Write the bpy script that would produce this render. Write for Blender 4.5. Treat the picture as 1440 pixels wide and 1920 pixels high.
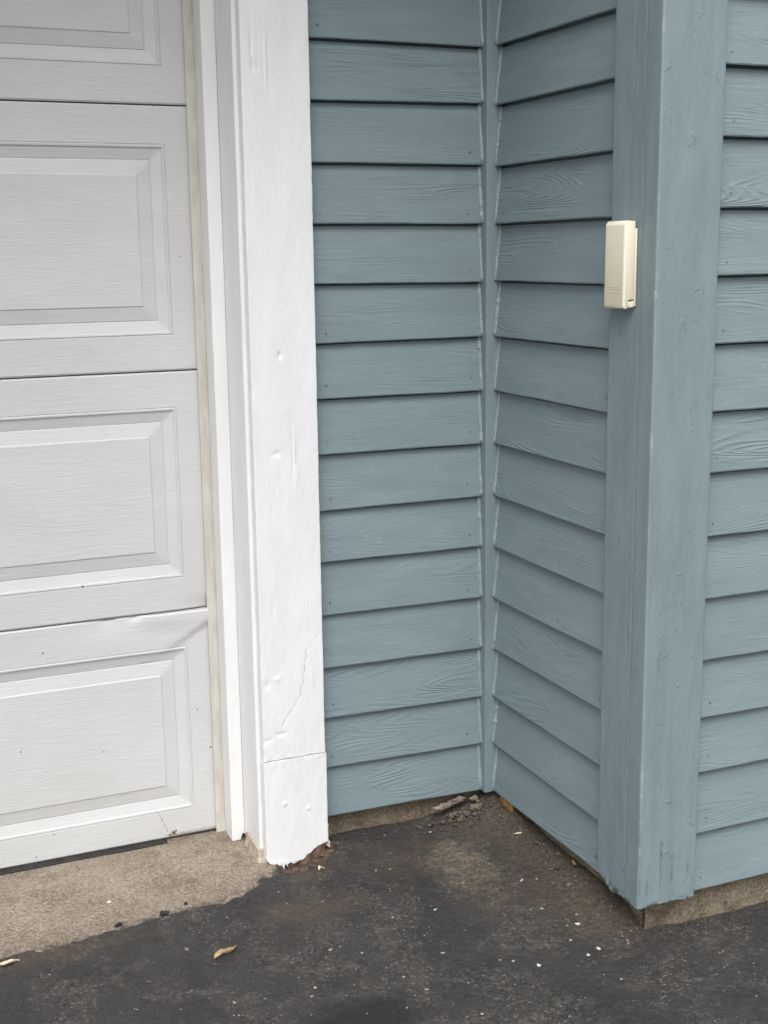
import bpy, bmesh, math, random
import numpy as np
from mathutils import Matrix, Vector
R = math.radians
S = bpy.context.scene
for o in list(bpy.data.objects): bpy.data.objects.remove(o)

# ------------------------------------------------------------------ camera
cd = bpy.data.cameras.new('camera'); cam = bpy.data.objects.new('camera', cd); S.collection.objects.link(cam)
cd.sensor_fit = 'HORIZONTAL'; cd.sensor_width = 36.0; cd.lens = 2397.64/1440*36
cd.clip_start = 0.05; cd.clip_end = 500
CR = ((0.9208, 0.3798, 0.0890), (-0.3899, 0.9035, 0.1782), (-0.0128, -0.1988, 0.9800))   # columns right, forward, up
m = Matrix.Identity(4)
for i in range(3):
    m[i][0] = CR[i][0]; m[i][1] = CR[i][2]; m[i][2] = -CR[i][1]
q = m.to_3x3().to_quaternion(); q.normalize()
cam.rotation_mode = 'QUATERNION'; cam.rotation_quaternion = q
cam.location = (-1.2703, -2.4275, 1.2013)
S.camera = cam
S.render.resolution_x = 768; S.render.resolution_y = 1024

# ------------------------------------------------------------------ sky, sun, exposure (overcast day)
SUN_EL, SUN_AZ = 54.0, -24.0            # azimuth: degrees from straight in front of the walls (-y) towards +x
w = bpy.data.worlds.new('World'); S.world = w; w.use_nodes = True
nt = w.node_tree; nt.nodes.clear()
sky = nt.nodes.new('ShaderNodeTexSky'); sky.sky_type = 'NISHITA'; sky.sun_disc = False
sky.sun_elevation = R(SUN_EL); sky.sun_rotation = R(180 - SUN_AZ)
sky.air_density = 1.0; sky.dust_density = 4.0; sky.ozone_density = 1.0
hs = nt.nodes.new('ShaderNodeHueSaturation'); hs.inputs['Saturation'].default_value = 0.16
bg = nt.nodes.new('ShaderNodeBackground'); bg.inputs['Strength'].default_value = 0.15
wo = nt.nodes.new('ShaderNodeOutputWorld')
nt.links.new(sky.outputs[0], hs.inputs['Color']); nt.links.new(hs.outputs[0], bg.inputs['Color']); nt.links.new(bg.outputs[0], wo.inputs[0])
sl = bpy.data.lights.new('sun', 'SUN'); sl.energy = 1.1; sl.angle = R(45); sl.color = (1.0, 0.985, 0.965)
so = bpy.data.objects.new('sun', sl); S.collection.objects.link(so)
d = Vector((math.sin(R(SUN_AZ))*math.cos(R(SUN_EL)), -math.cos(R(SUN_AZ))*math.cos(R(SUN_EL)), math.sin(R(SUN_EL))))
so.rotation_mode = 'QUATERNION'; so.rotation_quaternion = d.to_track_quat('Z', 'Y')
S.view_settings.view_transform = 'Standard'; S.view_settings.look = 'None'
S.view_settings.exposure = 0.52; S.view_settings.gamma = 1.0; S.view_settings.use_curve_mapping = False

# ------------------------------------------------------------------ helpers
rng = np.random.default_rng(7); random.seed(7)
TAB = rng.random((256, 256))
def vn(x, y, s=0):                                   # value noise 0..1
    x = np.asarray(x, float) + 17.3*s; y = np.asarray(y, float) + 5.7*s
    xi = np.floor(x).astype(int); yi = np.floor(y).astype(int); fx = x - xi; fy = y - yi
    fx = fx*fx*(3-2*fx); fy = fy*fy*(3-2*fy)
    a = TAB[xi % 256, yi % 256]; b = TAB[(xi+1) % 256, yi % 256]; c = TAB[xi % 256, (yi+1) % 256]; e = TAB[(xi+1) % 256, (yi+1) % 256]
    return (a*(1-fx)+b*fx)*(1-fy) + (c*(1-fx)+e*fx)*fy
def fbm(x, y, s=0, o=4):
    v = 0; a = .5
    for k in range(o):
        v = v + a*(vn(x*2**k, y*2**k, s+k)-.5); a *= .5
    return v
def sm(a, b, x):
    t = np.clip((x-a)/(b-a), 0, 1); return t*t*(3-2*t)

def link(name, me, mat=None, parent=None):
    o = bpy.data.objects.new(name, me); S.collection.objects.link(o)
    if mat is not None and me is not None: me.materials.append(mat)
    if parent is not None: o.parent = parent
    return o
def tag(o, label=None, cat=None, group=None, kind=None):
    if label: o['label'] = label
    if cat: o['category'] = cat
    if group: o['group'] = group
    if kind: o['kind'] = kind
    return o
def empty(name, loc, rz=0):
    o = bpy.data.objects.new(name, None); S.collection.objects.link(o); o.location = loc; o.rotation_euler = (0, 0, rz)
    o.empty_display_size = .1
    return o
def mesh(name, v, f, smooth=None):
    me = bpy.data.meshes.new(name); me.from_pydata([tuple(map(float, p)) for p in v], [], [tuple(map(int, q)) for q in f]); me.update()
    bm = bmesh.new(); bm.from_mesh(me); bmesh.ops.recalc_face_normals(bm, faces=bm.faces); bm.to_mesh(me); bm.free()
    if smooth is not None:
        me.polygons.foreach_set('use_smooth', [True]*len(me.polygons)); me.set_sharp_from_angle(angle=R(smooth))
    return me
def gridmesh(name, P, smooth=40, mask=None):         # P: (n,m,3) open sheet, upward facing
    n, mm = P.shape[:2]; idx = np.arange(n*mm).reshape(n, mm)
    f = np.stack([idx[:-1, :-1], idx[1:, :-1], idx[1:, 1:], idx[:-1, 1:]], -1).reshape(-1, 4)
    if mask is not None: f = f[mask.reshape(-1)]
    me = bpy.data.meshes.new(name); me.vertices.add(n*mm); me.vertices.foreach_set('co', P.reshape(-1).astype(np.float32))
    me.loops.add(len(f)*4); me.loops.foreach_set('vertex_index', f.reshape(-1).astype(np.int32))
    me.polygons.add(len(f)); me.polygons.foreach_set('loop_start', np.arange(0, len(f)*4, 4, dtype=np.int32))
    me.update(calc_edges=True); me.validate()
    me.polygons.foreach_set('use_smooth', [True]*len(me.polygons)); me.set_sharp_from_angle(angle=R(smooth))
    return me
def rrect(x0, x1, y0, y1, r, steps):
    """closed profile with rounded corners, ccw from (x0,y0); steps = sample spacing of bottom, right, top, left edge"""
    pts = []; nor = []
    def edge(a, b, n, st):
        L = math.dist(a, b); k = max(1, int(L/st)) if st else 1
        for i in range(k+1):
            t = i/k; pts.append((a[0]+(b[0]-a[0])*t, a[1]+(b[1]-a[1])*t)); nor.append(n)
    def arc(c, a0):
        for a in (a0+30, a0+60):
            n = (math.cos(R(a)), math.sin(R(a))); pts.append((c[0]+r*n[0], c[1]+r*n[1])); nor.append(n)
    edge((x0+r, y0), (x1-r, y0), (0, -1), steps[0]); arc((x1-r, y0+r), -90)
    edge((x1, y0+r), (x1, y1-r), (1, 0), steps[1]); arc((x1-r, y1-r), 0)
    edge((x1-r, y1), (x0+r, y1), (0, 1), steps[2]); arc((x0+r, y1-r), 90)
    edge((x0, y1-r), (x0, y0+r), (-1, 0), steps[3]); arc((x0+r, y0+r), 180)
    return np.array(pts), np.array(nor)
def sweep(name, prof, zs, disp=None, bot=None, top=None, smooth=35, wear=None):
    """extrude a closed (x,y) profile along z; disp(x,y,z,n)->offset along the normal; bot/top(x,y)->end heights"""
    pts, nor = prof; ns = len(pts); nz = len(zs)
    X = np.repeat(pts[None, :, 0], nz, 0); Y = np.repeat(pts[None, :, 1], nz, 0); Z = np.repeat(np.array(zs)[:, None], ns, 1)
    NX = np.repeat(nor[None, :, 0], nz, 0); NY = np.repeat(nor[None, :, 1], nz, 0)
    z0, z1 = zs[0], zs[-1]
    if bot is not None:
        b = bot(pts[:, 0], pts[:, 1]); k = np.clip(1-(Z-z0)/.12, 0, 1); Z = Z + k*(b-z0)[None, :]
    if top is not None:
        b = top(pts[:, 0], pts[:, 1]); k = np.clip(1-(z1-Z)/.12, 0, 1); Z = Z + k*(b-z1)[None, :]
    if disp is not None:
        dd = disp(X, Y, Z, (NX, NY)); X = X + NX*dd; Y = Y + NY*dd
    V = np.stack([X, Y, Z], -1).reshape(-1, 3); idx = np.arange(ns*nz).reshape(nz, ns); nx = np.roll(idx, -1, 1)
    F = np.stack([idx[:-1], nx[:-1], nx[1:], idx[1:]], -1).reshape(-1, 4).tolist()
    c0 = V[idx[0]].mean(0); c1 = V[idx[-1]].mean(0); V = np.vstack([V, c0, c1]); n0 = ns*nz
    for i in range(ns):
        j = (i+1) % ns; F.append((idx[0, j], idx[0, i], n0)); F.append((idx[-1, i], idx[-1, j], n0+1))
    me = mesh(name, V, F, smooth)
    if wear is not None:
        a = me.attributes.new('wear', 'FLOAT', 'POINT'); wv = np.append(wear(X, Y, Z).reshape(-1), [0, 0]); a.data.foreach_set('value', wv.astype(np.float32))
    return me
def box(name, x0, x1, y0, y1, z0, z1, bev=0.0, seg=2):
    bm = bmesh.new(); bmesh.ops.create_cube(bm, size=1)
    for v in bm.verts:
        v.co = ((x0+x1)/2+v.co.x*(x1-x0), (y0+y1)/2+v.co.y*(y1-y0), (z0+z1)/2+v.co.z*(z1-z0))
    if bev: bmesh.ops.bevel(bm, geom=list(bm.edges), offset=bev, segments=seg, profile=.5, affect='EDGES')
    me = bpy.data.meshes.new(name); bm.to_mesh(me); bm.free()
    me.polygons.foreach_set('use_smooth', [True]*len(me.polygons)); me.set_sharp_from_angle(angle=R(50))
    return me
def lump(c, r, seed, sub=2, sq=(1, 1, 1)):
    bm = bmesh.new(); bmesh.ops.create_icosphere(bm, subdivisions=sub, radius=1)
    rr = random.Random(seed); ph = [rr.uniform(0, 6) for _ in range(6)]
    V = []
    for v in bm.verts:
        p = v.co; k = 1+.25*math.sin(3*p.x+ph[0])*math.sin(3.3*p.y+ph[1])+.2*math.sin(5*p.z+ph[2]+2*p.x)+.12*math.sin(9*p.y+ph[3])
        if sub > 2: k *= 1+.5*float(fbm(np.array(p.x*3+p.z*2+seed), np.array(p.y*3-p.z*2.4), seed % 50, 4))
        V.append((c[0]+p.x*k*r*sq[0], c[1]+p.y*k*r*sq[1], c[2]+p.z*k*r*sq[2]))
    bm.verts.index_update(); F = [[v.index for v in f.verts] for f in bm.faces]; bm.free()
    return V, F
def join(parts):
    V = []; F = []
    for v, f in parts:
        n = len(V); V += list(v); F += [[i+n for i in q] for q in f]
    return V, F

# ------------------------------------------------------------------ material helpers
class M:
    def __init__(s, name, rough=.5, spec=.5):
        s.m = bpy.data.materials.new(name); s.m.use_nodes = True; s.t = s.m.node_tree; s.n = s.t.nodes; s.n.clear()
        s.out = s.n.new('ShaderNodeOutputMaterial'); s.b = s.n.new('ShaderNodeBsdfPrincipled')
        s.t.links.new(s.b.outputs[0], s.out.inputs[0]); s.b.inputs['Roughness'].default_value = rough
        s.b.inputs['Specular IOR Level'].default_value = spec
        tc = s.n.new('ShaderNodeTexCoord'); s.obj = tc.outputs['Object']
    def lk(s, a, b): s.t.links.new(a, b)
    def val(s, sock, v):
        if hasattr(v, 'links') or isinstance(v, bpy.types.NodeSocket): s.lk(v, sock)
        else: sock.default_value = v
    def vm(s, op, a, b):
        n = s.n.new('ShaderNodeVectorMath'); n.operation = op; s.val(n.inputs[0], a); s.val(n.inputs[1], b); return n.outputs[0]
    def dist(s, a, b):
        n = s.n.new('ShaderNodeVectorMath'); n.operation = 'DISTANCE'; s.val(n.inputs[0], a); s.val(n.inputs[1], b); return n.outputs['Value']
    def ma(s, op, a, b=0.0, c=0.0):
        n = s.n.new('ShaderNodeMath'); n.operation = op; s.val(n.inputs[0], a); s.val(n.inputs[1], b)
        if len(n.inputs) > 2: s.val(n.inputs[2], c)
        return n.outputs[0]
    def randoff(s, k=31.0):
        oi = s.n.new('ShaderNodeObjectInfo'); r = s.ma('MULTIPLY', oi.outputs['Random'], k)
        c = s.n.new('ShaderNodeCombineXYZ'); s.lk(r, c.inputs[0]); s.lk(s.ma('MULTIPLY', r, 1.7), c.inputs[1]); s.lk(s.ma('MULTIPLY', r, .61), c.inputs[2])
        return s.vm('ADD', s.obj, c.outputs[0]), oi.outputs['Random']
    def noise(s, co, sc, detail=3, rough=.5, dist=0.0):
        n = s.n.new('ShaderNodeTexNoise'); n.inputs['Scale'].default_value = 1.0
        s.lk(s.vm('MULTIPLY', co, sc if isinstance(sc, tuple) else (sc, sc, sc)), n.inputs['Vector'])
        n.inputs['Detail'].default_value = detail; n.inputs['Roughness'].default_value = rough; n.inputs['Distortion'].default_value = dist
        return n.outputs['Fac']
    def vor(s, co, sc, out='Distance', feat='F1', rnd=1.0):
        n = s.n.new('ShaderNodeTexVoronoi'); n.feature = feat; n.inputs['Scale'].default_value = 1.0; n.inputs['Randomness'].default_value = rnd
        s.lk(s.vm('MULTIPLY', co, sc if isinstance(sc, tuple) else (sc, sc, sc)), n.inputs['Vector']); return n.outputs[out]
    def ss(s, x, a, b, lo=0.0, hi=1.0):
        n = s.n.new('ShaderNodeMapRange'); n.interpolation_type = 'SMOOTHSTEP'; s.val(n.inputs[0], x)
        n.inputs[1].default_value = a; n.inputs[2].default_value = b; n.inputs[3].default_value = lo; n.inputs[4].default_value = hi; return n.outputs[0]
    def mix(s, f, a, b):
        n = s.n.new('ShaderNodeMix'); n.data_type = 'RGBA'; s.val(n.inputs[0], f)
        for k, v in ((6, a), (7, b)):
            if isinstance(v, tuple): n.inputs[k].default_value = (*v, 1)
            else: s.lk(v, n.inputs[k])
        return n.outputs[2]
    def attr(s, name):
        n = s.n.new('ShaderNodeAttribute'); n.attribute_name = name; return n.outputs['Fac']
    def sep(s, co):
        n = s.n.new('ShaderNodeSeparateXYZ'); s.lk(co, n.inputs[0]); return n.outputs
    def col(s, c):
        i = s.b.inputs['Base Color']
        if isinstance(c, tuple): i.default_value = (*c, 1)
        else: s.lk(c, i)
        return s
    def rough(s, r): s.val(s.b.inputs['Roughness'], r); return s
    def bump(s, h, d, prev=None):
        n = s.n.new('ShaderNodeBump'); n.inputs['Strength'].default_value = 1.0; n.inputs['Distance'].default_value = d
        s.lk(h, n.inputs['Height'])
        if prev is not None: s.lk(prev, n.inputs['Normal'])
        s.lk(n.outputs[0], s.b.inputs['Normal']); return n.outputs[0]

BLUE = (0.201, 0.260, 0.279)
def mat_siding(name, along):
    m = M(name, .5, .4); co, rnd = m.randoff()
    sx = lambda a, b: (a, b, b) if along == 'x' else (b, b, a)
    n1 = m.noise(co, sx(2.1, 18), 1.5, .45, .3)
    ring = m.ma('SINE', m.ma('MULTIPLY', n1, 150.0))
    ring = m.ma('POWER', m.ma('MULTIPLY_ADD', ring, .5, .5), 1.6)
    mask = m.ss(m.noise(co, sx(4.5, 16), 2), .43, .66)
    mask = m.ma('MULTIPLY', mask, m.ss(rnd, .05, .95, .35, 1.0))
    fib = m.noise(co, sx(14, 420), 3, .6)
    h = m.ma('MULTIPLY', ring, mask)
    h = m.ma('ADD', h, m.ma('MULTIPLY', fib, .75))
    h = m.ma('ADD', h, m.ma('MULTIPLY', m.noise(co, sx(38, 75), 4, .65), .9))
    h = m.ma('ADD', h, m.ma('MULTIPLY', m.ss(m.noise(co, sx(20, 150), 3, .6, .5), .6, .72), .4))
    m.bump(h, .00082)
    c = m.mix(m.ss(m.noise(co, sx(5, 26), 4, .6), .3, .72), tuple(x*.93 for x in BLUE), tuple(x*1.07 for x in BLUE))
    c = m.mix(m.ma('MULTIPLY', m.ss(m.noise(co, 35, 4, .65), .63, .74), .3), c, (.3, .37, .39))
    c = m.mix(m.ma('MULTIPLY', rnd, .30), c, (.172, .226, .252))
    m.col(c).rough(m.ss(m.noise(co, sx(10, 60), 2), .3, .7, .42, .62))
    return m.m
def mat_post(name):
    m = M(name, .5, .4); co, rnd = m.randoff()
    h = m.ma('MULTIPLY', m.noise(co, (330, 330, 9), 3, .6), .3)
    h = m.ma('ADD', h, m.ma('MULTIPLY', m.noise(co, (38, 38, 16), 4, .6), .8))
    h = m.ma('ADD', h, m.ma('MULTIPLY', m.ss(m.noise(co, (60, 60, 34), 4, .6, .8), .6, .74), .7))
    m.bump(h, .0012)
    c = m.mix(m.ss(m.noise(co, (30, 30, 4), 4, .6), .3, .7), tuple(x*.92 for x in BLUE), tuple(x*1.06 for x in BLUE))
    c = m.mix(m.attr('wear'), c, (.035, .03, .026))
    c = m.mix(m.attr('chip'), c, (.42, .47, .48))  # lighter tone painted on the post's corner edge as its highlight
    m.col(c).rough(m.ss(m.noise(co, 30, 2), .3, .7, .42, .6))
    return m.m
def mat_white(name, bumpy=1.0):
    m = M(name, .42, .45); co, rnd = m.randoff()
    h = m.ma('MULTIPLY', m.noise(co, (60, 60, 30), 5, .58), 1.15*bumpy)
    h = m.ma('ADD', h, m.ma('MULTIPLY', m.ss(m.noise(co, (45, 45, 22), 4, .55, .5), .55, .78), .3*bumpy))
    h = m.ma('ADD', h, m.ma('MULTIPLY', m.noise(co, (300, 300, 11), 3, .6), .55))
    m.bump(h, .0011)
    c = m.mix(m.ss(m.noise(co, (20, 20, 7), 4, .6), .35, .7), (.77, .77, .772), (.81, .81, .815))
    c = m.mix(m.ma('MULTIPLY', m.ss(m.noise(co, 260, 2, .5), .72, .8), .25), c, (.55, .5, .42))
    c = m.mix(m.attr('wear'), c, (.26, .2, .14))
    m.col(c); return m.m
def mat_door():
    m = M('door_enamel', .45, .4); co, rnd = m.randoff()
    n1 = m.noise(co, (1.3, 9, 19), 1.5, .5, .25)
    ring = m.ma('POWER', m.ma('MULTIPLY_ADD', m.ma('SINE', m.ma('MULTIPLY', n1, 260.0)), .5, .5), 2.0)
    mask = m.ss(m.noise(co, (5, 5, 16), 2), .42, .62)
    h = m.ma('ADD', m.ma('MULTIPLY', m.ma('MULTIPLY', ring, mask), .35), m.ma('MULTIPLY', m.noise(co, (30, 60, 300), 3, .6), .6))
    h = m.ma('ADD', h, m.ma('MULTIPLY', m.ss(m.noise(co, (17, 60, 210), 2, .5, .6), .46, .62), .55))
    m.bump(h, .00027)
    c = m.mix(m.ss(m.noise(co, (3, 3, 6), 4, .6), .3, .7), (.565, .567, .562), (.605, .61, .613))
    z = m.sep(m.obj)[2]
    dirt = m.ma('MULTIPLY', m.ss(m.noise(co, 210, 3, .6), .7, .76), .55)
    c = m.mix(dirt, c, (.22, .2, .17))
    c = m.mix(m.attr('wear'), c, (.10, .09, .075))
    wob = m.ma('MULTIPLY', m.ma('SUBTRACT', m.noise(m.obj, 260, 3, .6), .5), .012)
    for (x, z, r) in ((-.6916, -.0438, .0050), (-.686, -.0395, .0032), (-.6995, -.0465, .0028), (-.8316, .1691, .0016), (-1.0004, .198, .0018), (-.944, .4033, .0016), (-.797, .455, .003), (-.815, .457, .0035), (-.8549, .5346, .002), (-.6257, .2326, .0015), (-.5996, .1421, .0018), (-.9476, .0033, .002), (-.985, -.04, .0018), (-.8227, .0217, .0018), (-.6697, .0449, .0022), (-.62, 1.2, .0013), (-.66, 1.49, .002)):
        dd = m.ma('ADD', m.dist(m.obj, (x, .168, z)), wob)
        c = m.mix(m.ma('MULTIPLY', m.ss(dd, r*1.25, r*.7), .85), c, (.05, .038, .028))
    px, py, pz = m.sep(m.obj)
    ln = m.ma('ABSOLUTE', m.ma('ADD', m.ma('ADD', px, .7139), m.ma('ADD', m.ma('MULTIPLY', m.ma('ADD', pz, .0118), .38), m.ma('MULTIPLY', wob, .35))))
    lm = m.ma('MULTIPLY', m.ss(ln, .0016, .0006), m.ma('MULTIPLY', m.ss(pz, -.046, -.04), m.ss(pz, .02, .014)))
    c = m.mix(m.ma('MULTIPLY', lm, m.ma('MULTIPLY', m.ss(m.noise(m.obj, 180, 2), .42, .52), .7)), c, (.12, .10, .08))
    low = m.ma('MULTIPLY', m.ss(m.ma('ADD', pz, m.ma('MULTIPLY', wob, 1.5)), -.040, -.053), m.ss(px, -.72, -.69))
    c = m.mix(m.ma('MULTIPLY', low, .6), c, (.09, .075, .06))
    m.col(c); return m.m
def mat_simple(name, c1, c2, sc, rough=.8, bd=.001, bsc=200, spec=.3):
    m = M(name, rough, spec); co, rnd = m.randoff()
    m.col(m.mix(m.ss(m.noise(co, sc, 5, .65), .3, .7), c1, c2)); m.bump(m.noise(co, bsc, 4, .65), bd); return m.m
def mat_concrete(name, c1, c2, stain=(.12, .095, .07), cellsc=290, amt=1.0):
    m = M(name, .9, .2); co = m.obj
    c = m.mix(m.ss(m.noise(co, 9, 5, .65), .3, .7), c1, c2)
    cell = m.n.new('ShaderNodeTexVoronoi'); cell.inputs['Scale'].default_value = 1; m.lk(m.vm('MULTIPLY', m.vm('ADD', co, (0, 0, 0)), (cellsc, cellsc, cellsc)), cell.inputs['Vector'])
    g = m.sep(cell.outputs['Color'])[0]
    c = m.mix(m.ma('MULTIPLY', m.ss(g, .60, .9), .62*amt), c, (.45, .38, .30))
    c = m.mix(m.ma('MULTIPLY', m.ss(g, .34, .05), .6*amt), c, (.13, .105, .08))
    c = m.mix(m.ma('MULTIPLY', m.ss(m.noise(co, 13, 6, .72), .5, .68), .6), c, stain)
    f = m.noise(co, 170, 4, .7)
    c = m.mix(m.ma('MULTIPLY', m.attr('edge'), m.ss(m.noise(co, 55, 5, .7), .36, .62)), c, (.06, .052, .045))
    c = m.mix(m.ma('MULTIPLY', m.ss(f, .5, .68), .45), c, (.40, .335, .26))
    m.col(c); m.bump(m.ma('ADD', m.noise(co, 330, 3, .7), m.ma('MULTIPLY', m.noise(co, 70, 4, .6), 1.5)), .0022)
    return m.m
def mat_asphalt():
    m = M('asphalt', .82, .35); co = m.obj
    base = m.mix(m.ss(m.noise(co, 6, 5, .6), .3, .7), (.031, .0295, .030), (.046, .0435, .043))
    worn = m.ss(m.noise(co, 7, 6, .68, .5), .44, .60)
    fine = m.noise(co, 120, 5, .72, .6)
    net = m.ss(fine, .54, .64)
    mid = m.ss(m.noise(co, 34, 5, .7, .7), .5, .6)
    base = m.mix(m.ma('MULTIPLY', mid, m.ma('MULTIPLY_ADD', worn, .36, .16)), base, (.097, .087, .078))
    c = m.mix(m.ma('MULTIPLY', net, m.ma('MULTIPLY_ADD', worn, .50, .14)), base, (.21, .19, .168))
    rid = m.ss(m.ma('ABSOLUTE', m.ma('SUBTRACT', m.noise(co, 62, 3, .6, 1.2), .5)), .045, .0)
    c = m.mix(m.ma('MULTIPLY', rid, m.ma('MULTIPLY_ADD', worn, .34, .12)), c, (.155, .140, .122))
    pit = m.ss(m.noise(co, 48, 4, .65, .4), .40, .30)
    c = m.mix(m.ma('MULTIPLY', pit, .6), c, (.02, .019, .019))
    vs = m.n.new('ShaderNodeTexVoronoi'); vs.inputs['Scale'].default_value = 1; m.lk(m.vm('MULTIPLY', m.vm('ADD', co, (0, 0, 0)), (150, 150, 150)), vs.inputs['Vector'])
    sp = m.ma('MULTIPLY', m.ss(vs.outputs['Distance'], .33, .2), m.ss(m.sep(vs.outputs['Color'])[1], .80, .84))
    c = m.mix(m.ma('MULTIPLY', sp, m.ma('MULTIPLY_ADD', worn, .5, .10)), c, (.33, .31, .285))
    # dirt patches with a shape of their own
    def patch(x, y, r0, r1, sq=(1, 1, 1)):
        dd = m.dist(m.vm('MULTIPLY', co, sq), (x*sq[0], y*sq[1], -.06*sq[2]))
        return m.ss(m.ma('ADD', dd, m.ma('MULTIPLY', m.ma('SUBTRACT', m.noise(co, 22, 5, .65), .5), .16)), r1, r0)
    soil = m.mix(m.ss(fine, .38, .62), (.062, .046, .034), (.125, .1, .075))
    for (x, y, r0, r1, sq, k) in ((-.02, -.05, .03, .19, (1, 1, 1), .85), (.0, -.27, .02, .13, (1.2, .42, 1), .75), (-.02, -.46, .02, .13, (1, .7, 1), .8), (-.46, -.05, .02, .09, (.8, 1, 1), .6), (-.515, -.235, .0, .12, (.8, 1.3, 1), .7), (-.25, -.12, .0, .14, (.8, 1, 1), .55), (-.12, -.33, .0, .14, (.8, .8, 1), .5), (-1.02, -.19, .0, .08, (.3, 1.6, 1), .6)):
        c = m.mix(m.ma('MULTIPLY', patch(x, y, r0, r1, sq), k), c, soil)
    tan = m.mix(m.ss(fine, .4, .6), (.1, .08, .06), (.25, .2, .145))
    c = m.mix(m.ma('MULTIPLY', patch(-.17, -.19, .0, .105, (1.05, .62, 1)), .85), c, tan)
    c = m.mix(m.ma('MULTIPLY', patch(-.56, -.615, .045, .10, (.75, 1.3, 1)), .9), c, (.022, .02, .019))
    m.col(c); m.rough(m.ss(fine, .3, .7, .7, .92))
    h = m.ma('ADD', m.noise(co, 260, 4, .7), m.ma('MULTIPLY', m.noise(co, 85, 4, .65), 1.8))
    m.bump(h, .0036)
    return m.m

MAT_SX = mat_siding('blue_siding_paint', 'x')
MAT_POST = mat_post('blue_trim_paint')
MAT_CAULK = mat_simple('caulk_paint_skylit', (.215, .272, .296), (.262, .322, .345), 90, .4, .0015, 160, .5)  # siding paint made lighter, painting in the sky light on the beads
MAT_WHITE = mat_white('white_trim_paint'); MAT_JAMB = mat_white('white_jamb_paint', .35)
MAT_DOOR = mat_door()
MAT_BEIGE = mat_simple('beige_vinyl', (.50, .47, .415), (.61, .585, .535), (60, 60, 14), .5, .0005, 200, .4)
MAT_RUBBER = mat_simple('black_rubber', (.012, .012, .012), (.03, .03, .028), 60, .6, .0006, 300)
MAT_WOOD = mat_simple('rotten_wood', (.07, .045, .03), (.25, .18, .12), (60, 60, 25), .9, .003, 180)
MAT_RAW = mat_simple('bare_wood', (.33, .27, .2), (.62, .55, .45), (110, 110, 30), .85, .002, 200)
MAT_MORTAR = mat_simple('red_mortar', (.055, .038, .030), (.15, .10, .078), 70, .9, .003, 160)
MAT_FOUND = mat_concrete('foundation_concrete', (.115, .092, .062), (.22, .18, .125), (.045, .036, .025), 330, .55)
MAT_APRON = mat_concrete('apron_concrete', (.215, .175, .135), (.340, .285, .226), (.150, .118, .089))
MAT_ASPHALT = mat_asphalt()
MAT_DARKWOOD = mat_simple('sheathing', (.03, .025, .02), (.06, .05, .04), 40, .9, .001, 100)
MAT_CREAM = mat_simple('cream_plastic', (.80, .735, .58), (.82, .755, .605), 30, .42, .0002, 400, .45)
MAT_CREAMDK = mat_simple('cream_plastic_print', (.42, .38, .29), (.52, .47, .36), 80, .6, .0002, 400)
MAT_LEAF = mat_simple('dry_leaf', (.24, .15, .075), (.55, .41, .23), 160, .7, .001, 300)
MAT_PALE = mat_simple('pale_leaf', (.5, .42, .28), (.68, .6, .45), 100, .7, .001, 300)
MAT_CHIP = mat_simple('paint_chip', (.45, .43, .40), (.66, .64, .60), 150, .7, .0008, 300)
MAT_GRIT = mat_simple('grit', (.2, .185, .16), (.42, .4, .36), 8, .85, .001, 300)
MAT_CRUMB = mat_simple('asphalt_crumb', (.018, .017, .017), (.05, .048, .046), 90, .85, .002, 250)
MAT_YELLOW = mat_simple('yellow_scrap', (.20, .115, .03), (.40, .25, .08), 90, .8, .001, 200)
MAT_SOFFIT = mat_simple('soffit_paint', (.6, .6, .6), (.66, .66, .66), 10, .6, .0005, 60)

# ------------------------------------------------------------------ ground
EDGE_X = [-6, -1.10, -1.0523, -1.0045, -.9542, -.9025, -.8495, -.7963, -.741, -.6883, -.6307, -.60, -.5834, -.555, -.53, -.50]
EDGE_Y = [-.19, -.170, -.172, -.176, -.170, -.161, -.153, -.148, -.139, -.143, -.134, -.115, -.092, -.078, -.055, .02]
def ground_base(x, y):
    z = -.067 + .030*np.exp(-((x-.02)**2/.16**2 + (y-.03)**2/.17**2)) + .016*np.exp(-((x+.33)**2/.17**2 + (y-.05)**2/.12**2))
    z = z + .012*np.exp(-((x-.04)**2/.10**2))*sm(-.62, -.45, y)*sm(.1, .0, y)
    z = z - .016*np.exp(-((x+.468)/.075)**2-((y+.036)/.040)**2)
    z = z + .024*np.exp(-((x-.035)/.05)**2)*sm(-.60, -.50, y)*sm(.12, .02, y)
    return z
def axis(lo, hi, step, far):
    fine = np.arange(lo, hi+1e-6, step); out = []
    s = step; v = hi
    while v < far: s *= 1.5; v += s; out.append(v)
    out2 = []; s = step; v = lo
    while v > -far: s *= 1.5; v -= s; out2.append(v)
    return np.concatenate([out2[::-1], fine, out])
gx = axis(-1.26, .5, .004, 90.); gy = axis(-1.05, .10, .004, 90.)
X, Y = np.meshgrid(gx, gy, indexing='ij')
Z = ground_base(X, Y) + .005*fbm(X*5, Y*5, 3) + .0040*fbm(X*28, Y*28, 9, 4) + .0032*fbm(X*105, Y*105, 21, 3)
near = np.exp(-((X+.3)**2+(Y+.4)**2)/9.); Z = -.067*(1-near) + Z*near
yb = np.interp(X, EDGE_X, EDGE_Y) + .022*fbm(X*26, Y*26, 31, 4) + .012*fbm(X*120, Y*120, 33, 3)
wz = sm(.06, .0, yb-Y)*(X < -.48)                      # lip next to the slab
Z = Z*(1-wz) + (-.0605+.0035*fbm(X*50, Y*50, 41, 4))*wz
drop = sm(-.002, .010, Y-yb)*sm(-.485, -.5, X)
Z = Z - .03*drop
Z = np.where((X > .05) & (Y > -.55), np.minimum(Z, -.028), Z)
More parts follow.
